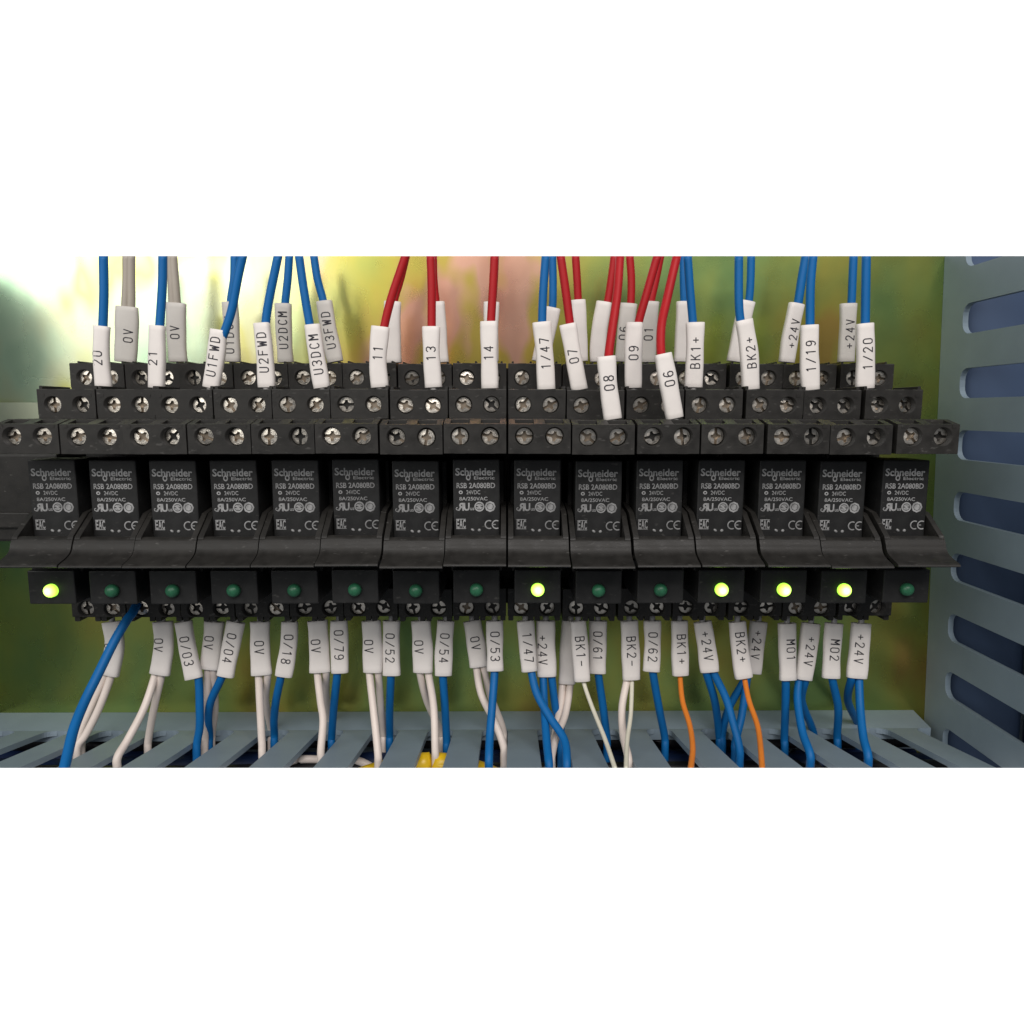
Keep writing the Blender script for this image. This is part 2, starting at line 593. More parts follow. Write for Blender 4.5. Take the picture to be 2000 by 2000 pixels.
# left duct: just out of view, solid wall shaped to reflect dark in the plate
XL = P(-14, 1250, 0).x
left_duct = thing('cable_duct', 'grey cable duct standing at the left edge of the mounting plate', 'cable duct', (XL, 0, ZB))
LL = Vector((XL, 0, ZB))
g = MB()
g.box(XL - TH, XL, -46, -0.05, ZB + 0.2, 110)
g.build('wall', M['duct'], left_duct, cut=True, loc=LL)
g = MB()
g.box(XL - 44, XL - TH - 0.1, -1.6, -0.05, ZB + 0.2, 110)
g.build('back', M['duct'], left_duct, cut=True, loc=LL)
g = MB()
g.box(XL - 44, XL + 0.6, -48, -46.1, ZB + 0.2, 110)
g.build('shading_lid', M['duct'], left_duct, cut=True, loc=LL)  # added unseen lid, blocks light so this duct mirrors dark

# ------------------------------------------------------------------ relay sockets
U = 15.8
HW = 7.66
UX = [-(7.5 - i) * 15.62 if i < 8 else (i - 7.5) * 15.95 for i in range(15)]
YF, YM, YT, YR, YL, YB = -57.7, -40.2, -24.3, -49.0, -53.0, -32.4


def holed_block(x0, x1, y0, y1, z0, z1, holes, r, depth, n=20):
    """block whose front (y0) has round wells; each well sits in its own cell"""
    g = MB()
    bm = g.bm
    xs = [x0] + [(a[0] + b[0]) / 2 for a, b in zip(holes, holes[1:])] + [x1]
    for (hx, hz), xa, xb in zip(holes, xs, xs[1:]):
        corners = [(xb, z0), (xb, z1), (xa, z1), (xa, z0)]
        ang = [math.atan2(cz - hz, cx - hx) for cx, cz in corners]
        circ, outer = [], []
        for k in range(n):
            a = 2 * math.pi * k / n
            circ.append((hx + r * math.cos(a), hz + r * math.sin(a)))
            dx, dz = math.cos(a), math.sin(a)
            tx = (xb - hx) / dx if dx > 1e-6 else ((xa - hx) / dx if dx < -1e-6 else 1e9)
            tz = (z1 - hz) / dz if dz > 1e-6 else ((z0 - hz) / dz if dz < -1e-6 else 1e9)
            t = min(tx, tz)
            outer.append((hx + dx * t, hz + dz * t))
        # snap the nearest outer points to the corners
        for c, a in zip(corners, ang):
            k = round((a % (2 * math.pi)) / (2 * math.pi) * n) % n
            outer[k] = c
        vo = [bm.verts.new((x, y0, z)) for x, z in outer]
        vc = [bm.verts.new((x, y0, z)) for x, z in circ]
        vd = [bm.verts.new((hx + (x - hx) * 0.96, y0 + depth, hz + (z - hz) * 0.96)) for x, z in circ]
        vb = [bm.verts.new((x, y1, z)) for x, z in outer]
        for k in range(n):
            j = (k + 1) % n
            bm.faces.new((vo[k], vo[j], vc[j], vc[k]))
            f = bm.faces.new((vc[k], vc[j], vd[j], vd[k]))
            f.smooth = True
            (xk, zk), (xj, zj) = outer[k], outer[j]
            inner = abs(xk - xj) < 1e-6 and (abs(xk - x0) > 1e-6 and abs(xk - x1) > 1e-6)
            if not inner:
                bm.faces.new((vo[j], vo[k], vb[k], vb[j]))
        bm.faces.new(vd)
        bm.faces.new(vb[::-1])
    bmesh.ops.remove_doubles(bm, verts=bm.verts[:], dist=1e-4)
    return g


SX = 3.72
z_top_screw, z_mid_screw, z_front_screw, z_bot_screw = Zp(738, YT), Zp(791, YM), Zp(853, YF), Zp(1188, YB)
Z_T1, Z_M1 = Zp(710, YT), Zp(760.5, YM)
Z_F1, Z_F0, Z_FC = Zp(829, YF), Zp(887, YF), Zp(819, YF + 5)
Z_B0 = Zp(1212, YB)
Z_BASE = Z_B0
sockets = []


def make_socket():
    root = thing('relay_socket', 'x', 'relay socket', (0, 0, Z_BASE))
    L = Vector((0, 0, Z_BASE))
    parts = []

    def add(g, name, m, parent=root, loc=L, **k):
        ob = g.build(name, m, parent, loc=loc, **k)
        parts.append(ob)
        return ob

    g = MB()                                      # rear body, from bottom terminals to the top tier
    g.box(-7.97, 7.97, -19, -7.6, Z_B0 + 1.5, Z_T1 - 1.0)
    g.box(-HW + 0.6, HW - 0.6, -38, -18.8, Zp(1100, -38), Zp(900, -38))      # relay well floor
    g.box(-3.4, 3.4, -7.8, -0.9, Z_RAIL - 33, Z_RAIL - 2)                       # foot on the rail
    g.bevel(0.3)
    add(g, 'body', M['black'])

    g = holed_block(-HW, HW, YT, -8.2, Z_M1 - 6, Z_T1, [(-SX, z_top_screw), (SX, z_top_screw)], 2.28, 2.2)
    for x in (-SX, SX):                           # wire-entry shrouds on the top edge
        g.box(x - 2.9, x - 2.3, -22, -10, Z_T1 - 0.2, Z_T1 + 0.7)
        g.box(x + 2.3, x + 2.9, -22, -10, Z_T1 - 0.2, Z_T1 + 0.7)
    g.bevel(0.25, 2.0)
    add(g, 'terminal_block', M['black'])

    g = holed_block(-HW, HW, YM, -9.0, Z_F1 - 6, Z_M1, [(-SX, z_mid_screw), (SX, z_mid_screw)], 2.30, 2.4)
    g.box(-HW, -HW + 0.8, YM + 1.2, -26, Z_M1 - 0.2, Z_M1 + 0.9)
    g.box(HW - 0.8, HW, YM + 1.2, -26, Z_M1 - 0.2, Z_M1 + 0.9)
    for x in (-6.2, 6.2):                         # small moulded marks beside the screws
        g.box(x - 0.5, x + 0.5, YM - 0.12, YM + 0.2, z_mid_screw + 2.1, z_mid_screw + 2.9)
    g.bevel(0.22, 2.0)
    add(g, 'terminal_block', M['black'])

    g = holed_block(-HW, HW, YF, -30.0, Z_F0, Z_F1, [(-SX, z_front_screw), (SX, z_front_screw)], 2.36, 2.6)
    # chamfered upper edge carrying the two wire-entry slots
    for xa, xb in ((-HW, -SX - 2.35), (-SX + 2.35, SX - 2.35), (SX + 2.35, HW)):
        g.prism([(YF + 0.01, Z_F1 - 0.3), (YF + 0.02, Z_F1 + 0.02), (YF + 5.0, Z_FC), (YM + 1, Z_FC), (YM + 1, Z_F1 - 0.3)], xa, xb)
    g.prism([(YF + 0.05, Z_F1 - 0.2), (YF + 0.06, Z_F1), (YF + 0.9, Z_F1 + 0.18), (YF + 0.9, Z_F1 - 0.2)], -HW + 0.05, HW - 0.05)
    g.prism([(YF + 4.4, Z_F1 - 0.2), (YF + 4.4, Z_FC - 0.1), (YM + 0.9, Z_FC - 0.02), (YM + 0.9, Z_F1 - 0.2)], -HW + 0.05, HW - 0.05)
    for x in (-6.3, 6.3):
        g.box(x - 0.55, x + 0.55, YF - 0.12, YF + 0.2, z_front_screw + 2.1, z_front_screw + 2.9)
    g.bevel(0.22, 2.0)
    add(g, 'terminal_block', M['black'])

    g = holed_block(-HW, HW, YB, -9.5, Z_B0 + 1.2, Zp(1150, YB), [(-SX, z_bot_screw), (SX, z_bot_screw)], 2.34, 2.0)
    for x in (-HW + 0.9, -0.9, 0.9, HW - 0.9):    # toothed lower edge between the wire entries
        g.box(x - 0.75, x + 0.75, YB + 0.8, -12, Z_B0 - 0.3, Z_B0 + 1.3)
    g.bevel(0.22, 2.0)
    add(g, 'terminal_block', M['black'])

    # retaining clip: S-curved lip under the relay with an arm on each side
    g = MB()
    zt, zb = Zp(1052, -55), Zp(1110, -62.8)
    h = zt - zb
    prof = [(-53.6, zt + 0.35), (-54.6, zt + 0.30), (-55.3, zt - 0.3), (-55.9, zt - 0.22 * h), (-56.4, zt - 0.42 * h), (-57.5, zt - 0.60 * h), (-59.6, zt - 0.74 * h),
            (-62.2, zt - 0.86 * h), (-62.8, zb + 0.25), (-62.4, zb), (-60.5, zb + 0.1), (-57.0, zb + 0.3 * h), (-53.6, zb + 0.42 * h)]
    front = [Vector((0, y, z)) for y, z in prof[2:9]]
    prof = prof[:2] + [(p.y, p.z) for p in spline(front, 5)] + prof[9:]
    g.prism(prof, -HW, HW)
    for s in (-1, 1):
        xa, xb = sorted((s * (HW - 0.02), s * (HW - 1.35)))
        za = zt + 5.6
        g.prism([(-55.2, zt - 0.1), (-54.9, zt + 0.5), (-47.5, za), (-36, za + 1.5), (-36, zb + 3), (-53.5, zb + 3)], xa, xb)
    add(g, 'retaining_clip', M['black'], auto=40)

    # indicator module below the clip
    g = MB()
    g.box(-6.0, 6.0, YL, -31, Zp(1179, YL), Zp(1114, YL))
    g.bevel(0.35)
    add(g, 'indicator_module', M['relay'])
    g = MB()
    g.box(-6.6, 6.6, -50, -31.5, Zp(1120, YL), Zp(1100, YL))
    add(g, 'module_neck', M['black'])
    return root, parts


root0, parts0 = make_socket()
module0 = parts0[-2]


# screw: round head with a full slot and a cross recess
def screw_mesh():
    g = MB()
    R, n = 2.08, 12
    w, c = 0.36, 1.30                # half width of the slot, reach of the cross arm

    def half(sgn):
        pts = []
        a0 = math.asin(w / R)
        for i in range(n + 1):
            a = a0 + (math.pi - 2 * a0) * i / n
            pts.append((R * math.cos(a), R * math.sin(a)))
        # back along the slot with the notch of the cross arm
        pts += [(-0.80, w), (-0.46, 0.70), (-0.34, c), (0.34, c), (0.46, 0.70), (0.80, w)]
        return [(x * sgn, z * sgn) for x, z in pts]

    for s in (1, -1):
        out = half(s)
        a = [g.bm.verts.new((x, 1.0, z)) for x, z in out]
        b = [g.bm.verts.new((x, 0.16, z)) for x, z in out]
        # the top face is set in a little and slightly domed
        t = [g.bm.verts.new((x * 0.93, 0.0 + 0.02 * (x * x + z * z), z * 0.93 + s * 0.03)) for x, z in out]
        m_ = len(out)
        for i in range(m_):
            j = (i + 1) % m_
            g.bm.faces.new((a[i], a[j], b[j], b[i]))
            g.bm.faces.new((b[i], b[j], t[j], t[i]))
        g.bm.faces.new(t)
    n2 = 20
    ring = [[Vector((R * 0.97 * math.cos(2 * math.pi * k / n2), y, R * 0.97 * math.sin(2 * math.pi * k / n2))) for k in range(n2)] for y in (0.85, 2.6)]
    g.rings(ring)
    bmesh.ops.recalc_face_normals(g.bm, faces=g.bm.faces[:])
    for v in g.bm.verts:
        v.co *= S
    me = bpy.data.meshes.new('screw')
    g.bm.to_mesh(me)
    g.bm.free()
    me.materials.append(M['screw'])
    me.materials.append(M['screw_shade'])
    for f in me.polygons:
        if abs(f.center.y - 0.00085) < 0.0001 and len(f.vertices) == n2:
            f.material_index = 1
    return me


ME_SCREW = screw_mesh()


def led_mesh(lit):
    g = MB()
    n = 18
    rs = []
    for y, r in ((0.6, 1.72), (-0.7, 1.72), (-1.15, 1.60), (-1.6, 1.22), (-1.85, 0.75), (-1.98, 0.25)):
        rs.append([Vector((r * math.cos(2 * math.pi * k / n), y, r * math.sin(2 * math.pi * k / n))) for k in range(n)])
    g.rings(rs)
    bmesh.ops.recalc_face_normals(g.bm, faces=g.bm.faces[:])
    for v in g.bm.verts:
        v.co *= S
    me = bpy.data.meshes.new('led_lens')
    g.bm.to_mesh(me)
    g.bm.free()
    me.materials.append(M['led_on' if lit else 'led_off'])
    return me


ME_LED = {True: led_mesh(True), False: led_mesh(False)}

ORD = ['first', 'second', 'third', 'fourth', 'fifth', 'sixth', 'seventh', 'eighth', 'ninth', 'tenth', 'eleventh', 'twelfth', 'thirteenth', 'fourteenth', 'fifteenth']
LIT = {0, 8, 11, 12, 13}


def where(i):
    return 'leftmost of the row' if i == 0 else 'rightmost of the row' if i == 14 else ORD[i] + ' from the left'


def dup(ob, parent):
    c = ob.copy()
    COL.objects.link(c)
    c.parent = parent
    return c


GAPJ = [0, 0.05, -0.04, 0.03, 0, -0.04, 0.05, 0, 0.03, -0.08, 0.06, -0.10, 0.08, -0.10, 0.15]
unit_dz = [0.15, 0.05, 0.0, 0.05, 0.1, 0.28, -0.12, 0.22, 0.1, -0.22, 0.0, 0.05, 0.0, -0.25, 0.0]
for i in range(15):
    x = UX[i] + GAPJ[i]
    if i == 0:
        r, ps = root0, parts0
    else:
        r = dup(root0, None)
        ps = [dup(p, r) for p in parts0]
    r['label'] = ('black relay socket with its green LED lit, ' if i in LIT else 'black relay socket with its green LED unlit, ') + where(i)
    r['category'] = 'relay socket'
    r['group'] = 'relay sockets in a row on the rail'
    r.location = Vector((x, 0, Z_BASE + unit_dz[i] * 0.6)) * S
    r.rotation_euler = (0, random.uniform(-0.003, 0.003), 0)
    clip = [p for p in ps if p.name.startswith('retaining_clip')][0]
    clip.location.z = unit_dz[i] * 0.8 * S
    module = [p for p in ps if p.name.startswith('indicator_module')][0]
    led = bpy.data.objects.new('led_lens', ME_LED[i in LIT])
    COL.objects.link(led)
    led.parent = module
    led.location = Vector((0, YL, Zp(1152, YL) - Z_BASE)) * S
    led['label'] = 'glowing yellow green lens' if i in LIT else 'dark green unlit lens'
    led.rotation_euler = (random.uniform(-0.1, 0.1), 0, random.uniform(-0.12, 0.12))
    for zc, yc in ((z_top_screw, YT + 1.0), (z_mid_screw, YM + 1.2), (z_front_screw, YF + 1.4), (z_bot_screw, YB + 1.3)):
        for sx in (-SX, SX):
            s = bpy.data.objects.new('screw', ME_SCREW)
            COL.objects.link(s)
            s.parent = r
            s.location = Vector((sx + random.uniform(-0.1, 0.1), yc + random.uniform(-0.35, 0.6), zc - Z_BASE + random.uniform(-0.1, 0.1))) * S
            s.rotation_euler = (random.uniform(-0.12, 0.06), random.uniform(0, math.pi), random.uniform(-0.09, 0.09))

# black end bracket clamped to the rail left of the first socket
XE = -8 * U - 0.6
LE = Vector((XE - 5, 0, Zp(1055, -30, 20)))
eb = thing('end_bracket', 'black end bracket clamped on the rail left of the first socket', 'end bracket', LE)
g = MB()
g.box(XE - 26, XE, -30, -0.9, Zp(1058, -30, 20), Zp(886, -30, 20))
g.bevel(0.8)
g.build('body', M['black'], eb, loc=LE)
g = MB()
g.box(XE - 20, XE - 8, -31.2, -29.5, Zp(1030, -30, 20), Zp(1000, -30, 20))
g.bevel(0.4)
g.build('release_tab', M['black'], eb, loc=LE)

# ------------------------------------------------------------------ relays with their print
_tcache = {}


def text_shape(s, bold=0.0):
    if (s, bold) not in _tcache:
        c = bpy.data.curves.new('t', 'FONT')
        c.body = s
        c.resolution_u = 3
        c.offset = bold
        ob = bpy.data.objects.new('t', c)
        COL.objects.link(ob)
        dg = bpy.context.evaluated_depsgraph_get()
        me = bpy.data.meshes.new_from_object(ob.evaluated_get(dg))
        vs = [(v.co.x, v.co.y) for v in me.vertices]
        fs = [tuple(p.vertices) for p in me.polygons]
        bpy.data.objects.remove(ob)
        bpy.data.curves.remove(c)
        bpy.data.meshes.remove(me)
        _tcache[(s, bold)] = (vs, fs)
    return _tcache[(s, bold)]


def put_text(g, s, x0, x1, z0, z1, y, bold=0.012):
    """text stretched into the box"""
    vs, fs = text_shape(s, bold)
    ax, bx = min(v[0] for v in vs), max(v[0] for v in vs)
    az, bz = min(v[1] for v in vs), max(v[1] for v in vs)
    nv = [g.bm.verts.new((x0 + (v[0] - ax) / (bx - ax) * (x1 - x0), y, z0 + (v[1] - az) / (bz - az) * (z1 - z0))) for v in vs]
    for f in fs:
        try:
            g.bm.faces.new([nv[i] for i in f])
        except ValueError:
            pass


def disc(g, cx, cz, r, y, r_in=0, n=20, sx=1.0):
    for k in range(n):
        a, b = 2 * math.pi * k / n, 2 * math.pi * (k + 1) / n
        p = lambda rr, t: (cx + rr * sx * math.cos(t), y, cz + rr * math.sin(t))
        if r_in:
            g.face([p(r_in, a), p(r, a), p(r, b), p(r_in, b)])
        else:
            g.face([(cx, y, cz), p(r, a), p(r, b)])


ZR1, ZR0 = Zp(899, YR), Zp(1056, YR)
YPR = YR - 0.03


def make_relay():
    root = thing('relay', 'x', 'relay', (0, 0, ZR0))
    L = Vector((0, 0, ZR0))
    g = MB()
    g.box(-6.05, 6.05, YR, -37.8, ZR0, ZR1)
    g.bevel(0.35)
    a = g.build('case', M['relay'], root, loc=L)
    g = MB()
    px = 1 / 7.52
    # x from the relay's left edge and y from the photograph, for the eighth relay (left edge x=885)
    X = lambda q: (q - 885) * px - 6.05
    Z = lambda q: Zp(q, YR)
    put_text(g, 'Schneider', X(890), X(968), Z(930.5), Z(915.5), YPR, 0.026)
    put_text(g, 'Electric', X(926), X(966), Z(938), Z(931.8), YPR)
    # loop of the emblem below the h
    disc(g, X(915), Z(934), 0.78, YPR - 0.01, 0.42, 14, 0.8)
    put_text(g, 'RSB 2A080BD', X(892), X(967), Z(955), Z(944.5), YPR)
    disc(g, X(900), Z(963), 0.48, YPR, 0.22, 12, 1.1)
    put_text(g, '24VDC', X(911), X(938), Z(967), Z(959), YPR)
    put_text(g, '8A/250VAC', X(897), X(952), Z(979), Z(972), YPR)
    put_text(g, 'c', X(890), X(894), Z(998), Z(992), YPR)
    put_text(g, 'R', X(906), X(893), Z(999), Z(983.5), YPR, 0.035)          # mirrored R of the recognised-component mark
    put_text(g, 'U', X(905.5), X(917), Z(999), Z(983.5), YPR - 0.005, 0.035)
    put_text(g, 'us', X(918), X(926), Z(998), Z(993), YPR)
    disc(g, X(936), Z(991), 1.30, YPR, 0.95, 20)
    put_text(g, 'S', X(931), X(941), Z(996.5), Z(985.5), YPR)
    put_text(g, '=', X(930), X(942), Z(994), Z(988), YPR - 0.01)
    disc(g, X(957), Z(991), 1.42, YPR, 0.95, 8)
    disc(g, X(957), Z(991), 0.78, YPR, 0.0, 12)
    put_text(g, 'E', X(890.5), X(896), Z(1033), Z(1016), YPR, 0.03)
    put_text(g, 'A', X(896.5), X(903), Z(1033), Z(1016), YPR, 0.03)
    put_text(g, 'C', X(903.2), X(909), Z(1033), Z(1016), YPR, 0.03)
    g.face([(X(890), YPR, Z(1034.5)), (X(909.5), YPR, Z(1034.5)), (X(909.5), YPR, Z(1033)), (X(890), YPR, Z(1033))])
    g.face([(X(890), YPR, Z(1016)), (X(909.5), YPR, Z(1016)), (X(909.5), YPR, Z(1014.8)), (X(890), YPR, Z(1014.8))])

    def arcband(cx, cz, r, w, a0, a1, n=12):
        for k in range(n):
            a, b = math.radians(a0 + (a1 - a0) * k / n), math.radians(a0 + (a1 - a0) * (k + 1) / n)
            q = lambda rr, t: (cx + rr * math.cos(t), YPR, cz + rr * math.sin(t))
            g.face([q(r - w, a), q(r, a), q(r, b), q(r - w, b)])

    arcband(X(955), Z(1026), 1.2, 0.30, 60, 300)
    arcband(X(969), Z(1026), 1.2, 0.30, 60, 300)
    g.face([(X(961.5), YPR, Z(1027)), (X(968), YPR, Z(1027)), (X(968), YPR, Z(1025)), (X(961.5), YPR, Z(1025))])
    b = g.build('printed_marking', M['print'], root, loc=L, normals=False)
    g = MB()
    for cx, cz, tilt in ((922.5, 1036.5, -0.6), (935.5, 1037, 0.1)):
        rs = []
        for dy, rr in ((0.02, 0.62), (-0.22, 0.45), (-0.30, 0.15)):
            rs.append([Vector((X(cx) + rr * 0.8 * math.cos(t * math.pi / 5) + tilt * 0.3 * math.sin(t * math.pi / 5), YR + dy, Z(cz) + rr * 0.75 * math.sin(t * math.pi / 5))) for t in range(10)])
        g.rings(rs)
    c = g.build('glint_nub', M['glint'], root, loc=L)  # small bumps coloured light to stand in for reflected glints
    return root, [a, b, c]


rroot0, rparts0 = make_relay()
for i in range(15):
    x = UX[i] + GAPJ[i]
    if i == 0:
        r, ps = rroot0, rparts0
    else:
        r = dup(rroot0, None)
        ps = [dup(p, r) for p in rparts0]
    r['label'] = 'black plug-in relay printed in grey, ' + where(i)
    r['category'] = 'relay'
    r['group'] = 'relays plugged into the sockets'
    r.location = Vector((x + random.uniform(-0.15, 0.15), random.uniform(-0.15, 0.15), ZR0 + unit_dz[i])) * S
    r.rotation_euler = (0, random.uniform(-0.006, 0.006), 0)

# ------------------------------------------------------------------ wires with printed marker sleeves
GL = {
    '0': [[(0, 1.2), (0, 4.8), (.6, 5.8), (1.5, 6), (2.4, 5.8), (3, 4.8), (3, 1.2), (2.4, .2), (1.5, 0), (.6, .2), (0, 1.2)]],
    '1': [[(.5, 5), (1.6, 6), (1.6, 0)]],
    '2': [[(0, 4.8), (.6, 5.8), (1.5, 6), (2.5, 5.7), (3, 4.6), (2.6, 3.4), (0, 0), (3, 0)]],
    '3': [[(0, 5.2), (.8, 6), (2.2, 6), (3, 5), (2.6, 3.6), (1.4, 3.1), (2.6, 2.7), (3, 1.4), (2.3, .2), (.9, 0), (0, .8)]],
    '4': [[(2.2, 0), (2.2, 6), (0, 1.8), (3, 1.8)]],
    '5': [[(2.8, 6), (.3, 6), (.1, 3.4), (1.4, 3.9), (2.7, 3.3), (3, 1.8), (2.4, .3), (1.2, 0), (0, .6)]],
    '6': [[(2.7, 5.4), (1.8, 6), (.8, 5.6), (.1, 4), (0, 1.8), (.6, .3), (1.6, 0), (2.6, .4), (3, 1.8), (2.5, 3.1), (1.5, 3.4), (.4, 2.9), (0, 1.8)]],
    '7': [[(0, 6), (3, 6), (1.2, 0)]],
    '8': [[(1.5, 3.2), (.4, 3.8), (.2, 5), (.8, 5.9), (2.2, 5.9), (2.8, 5), (2.6, 3.8), (1.5, 3.2), (.3, 2.5), (0, 1.3), (.7, .1), (2.3, .1), (3, 1.3), (2.7, 2.5), (1.5, 3.2)]],
    '9': [[(.3, .5), (1.2, 0), (2.2, .4), (2.9, 2), (3, 4.2), (2.4, 5.7), (1.4, 6), (.4, 5.6), (0, 4.2), (.5, 2.9), (1.5, 2.6), (2.6, 3.1), (3, 4.2)]],
    '/': [[(0, 0), (3, 6)]],
    '+': [[(1.5, 1.4), (1.5, 4.6)], [(0, 3), (3, 3)]],
    '-': [[(0, 3), (3, 3)]],
    'V': [[(0, 6), (1.5, 0), (3, 6)]],
    'B': [[(0, 0), (0, 6), (2, 6), (2.8, 5.2), (2.6, 3.8), (1.8, 3.2), (0, 3.2)], [(1.8, 3.2), (3, 2.5), (3, .9), (2.1, 0), (0, 0)]],
    'K': [[(0, 0), (0, 6)], [(3, 6), (0, 2.4)], [(1, 3.6), (3, 0)]],
    'U': [[(0, 6), (0, 1.2), (.6, .2), (1.5, 0), (2.4, .2), (3, 1.2), (3, 6)]],
    'F': [[(0, 0), (0, 6), (3, 6)], [(0, 3.2), (2.3, 3.2)]],
    'W': [[(0, 6), (.6, 0), (1.5, 4.4), (2.4, 0), (3, 6)]],
    'D': [[(0, 0), (0, 6), (1.7, 6), (2.8, 5), (3, 3), (2.8, 1), (1.7, 0), (0, 0)]],
    'C': [[(3, 5), (2.3, 5.9), (1.3, 6), (.4, 5.2), (0, 3), (.4, .8), (1.3, 0), (2.3, .1), (3, 1)]],
    'M': [[(0, 0), (0, 6), (1.5, 2.6), (3, 6), (3, 0)]],
    'O': [[(0, 1.2), (0, 4.8), (.6, 5.8), (1.5, 6), (2.4, 5.8), (3, 4.8), (3, 1.2), (2.4, .2), (1.5, 0), (.6, .2), (0, 1.2)]],
}


def resample(path, n):
    d = [0]
    for a, b in zip(path, path[1:]):
        d.append(d[-1] + (b - a).length)
    out = []
    j = 0
    for i in range(n):
        s = d[-1] * i / (n - 1)
        while j < len(d) - 2 and d[j + 1] < s:
            j += 1
        t = (s - d[j]) / max(d[j + 1] - d[j], 1e-9)
        out.append(path[j].lerp(path[j + 1], t))
    return out, d[-1]


def superell(a, b, th, e):
    c, s = math.cos(th), math.sin(th)
    return a * math.copysign(abs(c) ** (2 / e), c), b * math.copysign(abs(s) ** (2 / e), s)


def make_sleeve(parent, L, path, a, b, material, text=None, tc=0.5, tt=0.0, down=False, cap=2.45, adv=2.3, twist=0.0, a1=None):
    """printed sleeve pushed over a wire: path runs from its upper to its lower end"""
    path, ln = resample(spline(path, 6), 13)
    fr = frames(path)
    n = 28
    a1 = a if a1 is None else a1
    ex = 2.9
    ph = random.uniform(0, 6)
    twist += random.uniform(-0.14, 0.14)
    W = []
    for i, (p, e1, e2, t) in enumerate(fr):
        k = i / (len(fr) - 1)
        aa = (a + (a1 - a) * k) * (1 + 0.035 * math.sin(ph + 5 * k) + 0.02 * math.sin(ph * 3 + 11 * k))
        bb = b * (1 + 0.04 * math.sin(ph * 2 + 4 * k))
        c, s = math.cos(twist), math.sin(twist)
        W.append((p, e1 * c + e2 * s, e2 * c - e1 * s, aa, bb, t))

    def ring(i, shrink=0.0, along=0.0):
        p, f1, f2, aa, bb, t = W[i]
        return [p + t * along + f1 * x + f2 * y for x, y in (superell(aa - shrink, bb - shrink, 2 * math.pi * k / n, ex) for k in range(n))]

    g = MB()
    N = len(W) - 1
    rs = [ring(0, 0.45, 2.0), ring(0, 0.38, 0.05), ring(0, 0.10, 0.0)] + [ring(i) for i in range(1, N)] + [ring(N, 0.10, 0), ring(N, 0.38, -0.05), ring(N, 0.45, -2.0)]
    rs[3] = ring(1)
    rs.insert(3, ring(0, 0, 0.12))
    rs.insert(-3, ring(N, 0, -0.12))
    g.rings(rs)
    sl = g.build('marker_sleeve', material, parent, cut=True, loc=L)
    if not text:
        return sl
    # lettering follows the sleeve's front
    def surf(s, t):
        k = max(0, min(N - 1e-6, s / ln * N))
        i = int(k)
        f = k - i
        A, B = W[i], W[i + 1]
        p = A[0].lerp(B[0], f)
        e1, e2 = A[1].lerp(B[1], f), A[2].lerp(B[2], f)
        aa, bb = A[3] + (B[3] - A[3]) * f, A[4] + (B[4] - A[4]) * f
        q = max(-0.985, min(0.985, t / aa))
        y = bb * (1 - abs(q) ** ex) ** (1 / ex)
        return p + e1 * (q * aa) + e2 * (y + 0.045)

    g = MB()
    total = adv * (len(text) - 1) + cap * 0.5
    sc = cap / 6
    hw = 0.15
    for ci, ch in enumerate(text):
        wd = hw * (1.25 if ch in 'WM' else 1.0)
        for stroke in GL[ch]:
            for (ax, ay), (bx, by) in zip(stroke, stroke[1:]):
                pa = (-total / 2 + ci * adv + ax * sc, (ay - 3) * sc)
                pb_ = (-total / 2 + ci * adv + bx * sc, (by - 3) * sc)
                dx, dy = pb_[0] - pa[0], pb_[1] - pa[1]
                l = math.hypot(dx, dy) or 1
                dx, dy = dx / l, dy / l
                pa = (pa[0] - dx * hw * 0.6, pa[1] - dy * hw * 0.6)
                pb_ = (pb_[0] + dx * hw * 0.6, pb_[1] + dy * hw * 0.6)
                m_ = max(1, int(l / 0.5))
                prev = None
                for q in range(m_ + 1):
                    f = q / m_
                    cx, cy = pa[0] + (pb_[0] - pa[0]) * f, pa[1] + (pb_[1] - pa[1]) * f
                    pr = []
                    for sg in (-1, 1):
                        X_, Y_ = cx - dy * wd * sg, cy + dx * wd * sg
                        if down:      # reads downwards, glyph tops to the right
                            pr.append(surf(ln * tc + X_, tt + Y_))
                        else:         # reads upwards, glyph tops to the left
                            pr.append(surf(ln * tc - X_, tt - Y_))
                    if prev:
                        g.face([prev[0], pr[0], pr[1], prev[1]])
                    prev = pr
    g.build('lettering', M['ink'], sl, loc=L, normals=False)
    return sl


COLN = {'blue': ('blue', M['blue']), 'red': ('red', M['red']), 'white': ('white', M['white']), 'cream': ('thin white', M['cream']),
        'grey': ('grey', M['greywire']), 'orange': ('thin orange', M['orange'])}


def wire_thing(color, label, L, group):
    nm = {'blue': 'blue_wire', 'red': 'red_wire', 'white': 'white_wire', 'cream': 'white_wire', 'grey': 'grey_wire', 'orange': 'orange_wire'}[color]
    return thing(nm, label, 'wire', L, group)


